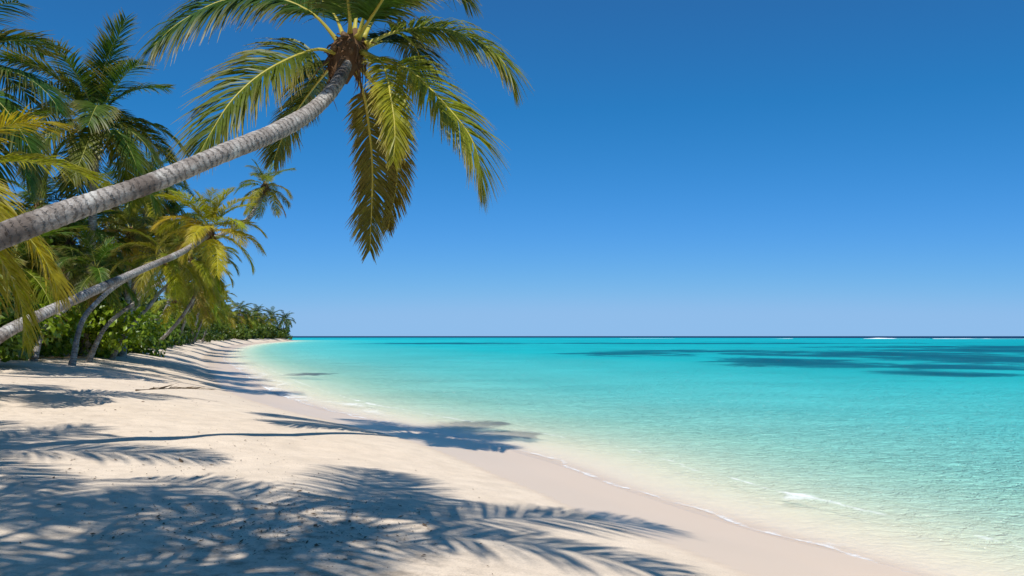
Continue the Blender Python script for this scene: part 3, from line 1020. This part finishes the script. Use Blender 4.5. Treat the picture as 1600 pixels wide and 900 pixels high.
SHRUBS = []
for v in range(5):
    r_ = random.Random(300 + v)
    V, Fq, tip = leaf_cloud(shrub_blobs(r_, 13, 3.0, 2.4), 3600, 0.20, 310 + v)
    lm = mesh_from('shrub_crown', V, Fq, SHRUB, False, {'tip': tip})
    mb = MB()
    for q in range(7):
        a = q * 0.9 + r_.uniform(-.3, .3)
        e = np.array([math.cos(a) * r_.uniform(.5, 1.1), math.sin(a) * r_.uniform(.5, 1.1), r_.uniform(1.1, 1.9)])
        mb.add(*tube(catmull([(0.1 * math.cos(a), 0.1 * math.sin(a), -0.15), e * 0.45 + np.array([0, 0, -.1]), e], 7), np.linspace(0.05, 0.015, 7), 6))
    SHRUBS.append((lm, mb.mesh('shrub_stem', STEM, True)))


def shrub(x, y, s, col, label, i, name='shrub', hz=1.0, group='leafy shrubs along the edge of the sand'):
    root = link(name, None, loc=(x, y, ground(x, y)), rot=(0, 0, i * 1.7), scale=(s, s, s * hz))
    tag(root, label, 'shrub', group)
    lm, sm = SHRUBS[i % 5]
    link('crown', lm, root, color=col)
    link('stems', sm, root)
    return root


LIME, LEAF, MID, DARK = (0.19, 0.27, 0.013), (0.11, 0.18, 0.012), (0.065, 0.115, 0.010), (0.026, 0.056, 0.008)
def inland(Y, d):
    """x of the point d metres inland at the distance Y"""
    lo, hi = -220.0, float(np.interp(Y, SHORE[:360, 1], SHORE[:360, 0]))
    for _ in range(22):
        m_ = 0.5 * (lo + hi)
        if shore_s([m_], [Y])[0] > d:
            lo = m_
        else:
            hi = m_
    return lo


# front row on the sand's edge: pixel of the foot, distance, size
front = [(-110, 23, 1.25, LEAF), (-40, 27, 1.25, LIME), (22, 32.5, 1.3, LEAF), (92, 35, 1.4, LIME), (146, 39, 1.5, LEAF), (182, 44, 1.5, LIME),
         (212, 49, 1.6, LEAF), (236, 54, 1.5, LIME), (255, 60, 1.7, LEAF), (272, 66, 1.6, MID), (286, 73, 1.8, LIME), (298, 81, 1.8, LEAF),
         (298, 90, 1.9, MID), (300, 100, 2.0, LEAF), (300, 112, 2.1, MID), (300, 126, 2.2, LEAF), (300, 142, 2.3, MID), (300, 160, 2.4, LEAF)]
flab = ['shrub beyond the left edge beside the foot of the slender leaning palm', 'lime green shrub at the left edge behind the slender palm foot',
        'leafy shrub under the drooping yellow frond', 'lime green shrub left of the forked pale trunk', 'leafy shrub behind the forked pale trunk',
        'bright lime shrub just right of the forked pale trunk', 'leafy shrub under the straight slanting pale trunk', 'bright shrub at the edge of the sand, middle of the grove front',
        'rounded shrub next along the grove front', 'dull green shrub along the grove front past the slanting trunks', 'bright shrub below the golden palm crown',
        'leafy shrub right after the bright one below the golden palm', 'dull green shrub near the far end of the grove front', 'leafy shrub near the far end of the grove front',
        'dull shrub where the grove front meets the headland wood', 'first leafy shrub along the foot of the headland wood', 'dull shrub along the foot of the headland wood',
        'farthest leafy shrub along the foot of the headland wood']
for i, (px, Y, s_, c) in enumerate(front):
    xs = (px - 800) / F * Y
    shrub(xs if Y < 33 else inland(Y, 7.4 + 0.7 * s_), Y, s_, c, flab[i], i)
# the wall of foliage behind them: broadleaf trees
def broadleaf(px, Y, s_, c, label, i):
    x = min((px - 800) / F * Y, inland(Y, 10 + 1.7 * s_))
    z = ground(x, Y)
    root = link('broadleaf_tree', None, loc=(x, Y, z), rot=(0, 0, i * 2.1))
    tag(root, label, 'tree', 'broadleaf trees filling the grove')
    r_ = random.Random(i)
    mb = MB()
    H = 4.2 * s_
    mb.add(*tube(catmull([(0, 0, -.2), (.1, .05, H * .3), (-.1, .1, H * .55)], 8), np.linspace(.16, .09, 8) * s_, 8))
    for q in range(5):
        a = q * 1.3
        mb.add(*tube(catmull([(-.05, .05, H * .4), (math.cos(a) * .7 * s_, math.sin(a) * .7 * s_, H * .6), (math.cos(a) * 1.4 * s_, math.sin(a) * 1.4 * s_, H * .8)], 6), np.linspace(.07, .02, 6) * s_, 6))
    link('trunk', mb.mesh('broadleaf_trunk', STEM, True), root)
    link('crown', TREES[i % 3], root, scale=s_, color=c)


TREES = []
for v in range(3):
    r_ = random.Random(400 + v)
    bl = [(r_.uniform(-1.9, 1.9), r_.uniform(-1.9, 1.9), r_.uniform(1.2, 4.6), r_.uniform(.7, 1.15), r_.uniform(.7, 1.15), r_.uniform(.6, .9)) for _ in range(18)]
    V, Fq, tip = leaf_cloud(bl, 7000, 0.22, 410 + v)
    TREES.append(mesh_from('broadleaf_crown', V, Fq, SHRUB, False, {'tip': tip}))
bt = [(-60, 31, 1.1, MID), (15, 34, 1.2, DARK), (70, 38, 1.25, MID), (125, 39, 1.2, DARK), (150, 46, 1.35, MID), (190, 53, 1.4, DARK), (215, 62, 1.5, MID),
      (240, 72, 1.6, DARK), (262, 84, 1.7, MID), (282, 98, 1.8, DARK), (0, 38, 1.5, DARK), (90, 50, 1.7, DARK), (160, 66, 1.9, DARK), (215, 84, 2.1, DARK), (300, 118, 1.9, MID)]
blab = ['tree at the left edge behind the first shrubs', 'dark tree under the low palm at the left edge', 'tree behind the drooping yellow frond', 'dark tree between the two leaning trunks',
        'tree above the forked pale trunk', 'dark tree over the slanting trunks', 'tree over the middle of the grove front', 'dark tree below the golden palm', 'tree right of the golden palm trunk',
        'dark tree at the grove end', 'dark tree deep in the grove at the left edge', 'dark tree deep in the grove behind the drooping frond', 'dark tree deep in the grove above the pale trunks',
        'dark tree deep in the grove behind the golden palm', 'last tree of the grove by the headland']
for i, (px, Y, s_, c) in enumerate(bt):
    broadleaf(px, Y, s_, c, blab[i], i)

# the grove goes on to the left, past the frame
for i, (px, Y, s_, c, lab) in enumerate([
        (-260, 25, 1.2, MID, 'tree just past the left edge of the frame'), (-430, 24, 1.25, DARK, 'dark tree further past the left edge'),
        (-640, 23, 1.3, MID, 'third tree past the left edge'), (-900, 22, 1.35, DARK, 'last tree past the left edge'), (-480, 37, 1.6, DARK, 'dark tree in the second row past the left edge')]):
    broadleaf(px, Y, s_, c, lab, 20 + i)
for i, (px, Y, s_, c, lab) in enumerate([
        (-250, 21, 1.2, LEAF, 'shrub just past the left edge of the frame'), (-420, 20, 1.2, LIME, 'lime shrub further past the left edge'),
        (-620, 19, 1.3, LEAF, 'third shrub past the left edge'), (-880, 18, 1.3, LEAF, 'last shrub past the left edge')]):
    shrub((px - 800) / F * Y, Y, s_, c, lab, 30 + i)

# headland wood: far off, one mass
Vs, Fs, Ts, n0 = [], [], [], 0
r_ = random.Random(9)
for k in range(180):
    f = k / 179
    Y = 62 * (430 / 62) ** (f ** 0.9)
    row = k % 3
    i0 = int(np.argmin(np.abs(SHORE[:330, 1] - Y)))
    sxp = SHORE[i0, 0]
    inl = np.interp(Y, [60, 200, 430], [11.5, 10.5, 8.5]) + row * 6 + r_.uniform(-2, 2)
    x, y = sxp - inl * 1.05, Y + r_.uniform(-3, 3)
    hh = np.interp(Y, [62, 100, 150, 300, 430], [7.0, 8.5, 9.0, 11.0, 9.0]) * (0.55 + 0.25 * row) * r_.uniform(0.8, 1.15)
    ww = r_.uniform(5, 8) * (0.8 + Y / 600)
    bl = [(x + r_.uniform(-.4, .4) * ww, y + r_.uniform(-.4, .4) * ww, 1.0 + r_.uniform(.15, .85) * hh, ww * .26, ww * .26, hh * .24) for _ in range(9)]
    V, Fq, tip = leaf_cloud(bl, 900, 0.5 + Y / 700, 1000 + k)
    Vs.append(V); Fs.append(Fq + n0); Ts.append(tip); n0 += len(V)
wood = link('headland_wood', mesh_from('headland_wood', np.vstack(Vs), np.vstack(Fs), SHRUB, False, {'tip': np.concatenate(Ts)}), color=mixc(MID, OLIVE, .25))
tag(wood, 'dense far wood covering the low headland', 'wood', None, 'stuff')

# ------------------------------------------------------------------ litter on the sand
def fallen_frond(px, py, Y, az, size, label, col):
    x = (px - 800) / F * Y
    P = generic_curve(2.2 * size, 4, 8, 16)
    P[:, 2] = 0.02 + 0.03 * np.sin(np.linspace(0, 3, 16))
    lm, mm = frond_meshes('fallen_frond', P, (0, 1, 0), nl=34, Lmax=.5 * size, g=.15, seed=int(px), nseg=3, wid=.03, gap=.3, lift=.1, rr=.014)
    root = link('fallen_frond', None, loc=(x, Y, ground(x, Y) + 0.02), rot=(0, 0, az))
    tag(root, label, 'palm frond', 'dead fronds lying on the sand')
    fo = link('leaflets', lm, root, color=col)
    link('midrib', mm, root, color=(0.12, 0.08, 0.05))


fallen_frond(212, 618, 19.5, 0.15, 0.8, 'dry brown palm frond lying alone on the open sand', (0.085, 0.055, 0.035))
fallen_frond(30, 566, 27.0, 0.5, 0.9, 'dry brown palm frond lying by the foot of the slender leaning palm', (0.12, 0.08, 0.05))

Vs, Fs, n0 = [], [], 0
g = np.random.default_rng(77)
cand = []
for (cx, cy, rx, ry, n) in [(-1.9, 7.4, 1.2, 1.5, 900), (-2.6, 6.8, 1.1, .7, 350), (-4.2, 10.5, 1.6, 2.2, 260), (-12.5, 25, 4.5, 5, 700), (-6, 16, 3.5, 5, 220), (-4, 8, 4, 4, 350), (-20, 38, 5, 9, 500)]:
    q = g.normal(size=(n, 2)) * 0.55
    cand.append(np.stack([cx + q[:, 0] * rx, cy + q[:, 1] * ry], 1))
cand = np.vstack(cand)
cs = shore_s(cand[:, 0], cand[:, 1])
cand, cs = cand[cs > 3.0], cs[cs > 3.0]
cz = height(cand[:, 0], cand[:, 1], cs)
mb = MB()
for k in range(len(cand)):
    L_ = float(g.lognormal(-3.9, 0.6))
    L_ = min(L_, 0.16)
    a = g.uniform(0, 6.28)
    w_ = L_ * g.uniform(0.12, 0.5)
    t = np.array([math.cos(a), math.sin(a), g.uniform(-.2, .35)])
    b = np.array([-math.sin(a), math.cos(a), g.uniform(-.3, .3)])
    p = np.array([*cand[k], cz[k] + 0.012])
    Vb = [p - t * L_ / 2, p + b * w_ / 2, p + t * L_ / 2, p - b * w_ / 2, p + np.array([0, 0, w_ * .25 + .002])]
    mb.add(Vb, [(0, 1, 4), (1, 2, 4), (2, 3, 4), (3, 0, 4)])
lo = link('beach_litter', mb.mesh('beach_litter', LITTER))
tag(lo, 'dark bits of leaf and weed scattered over the sand', 'litter', None, 'stuff')
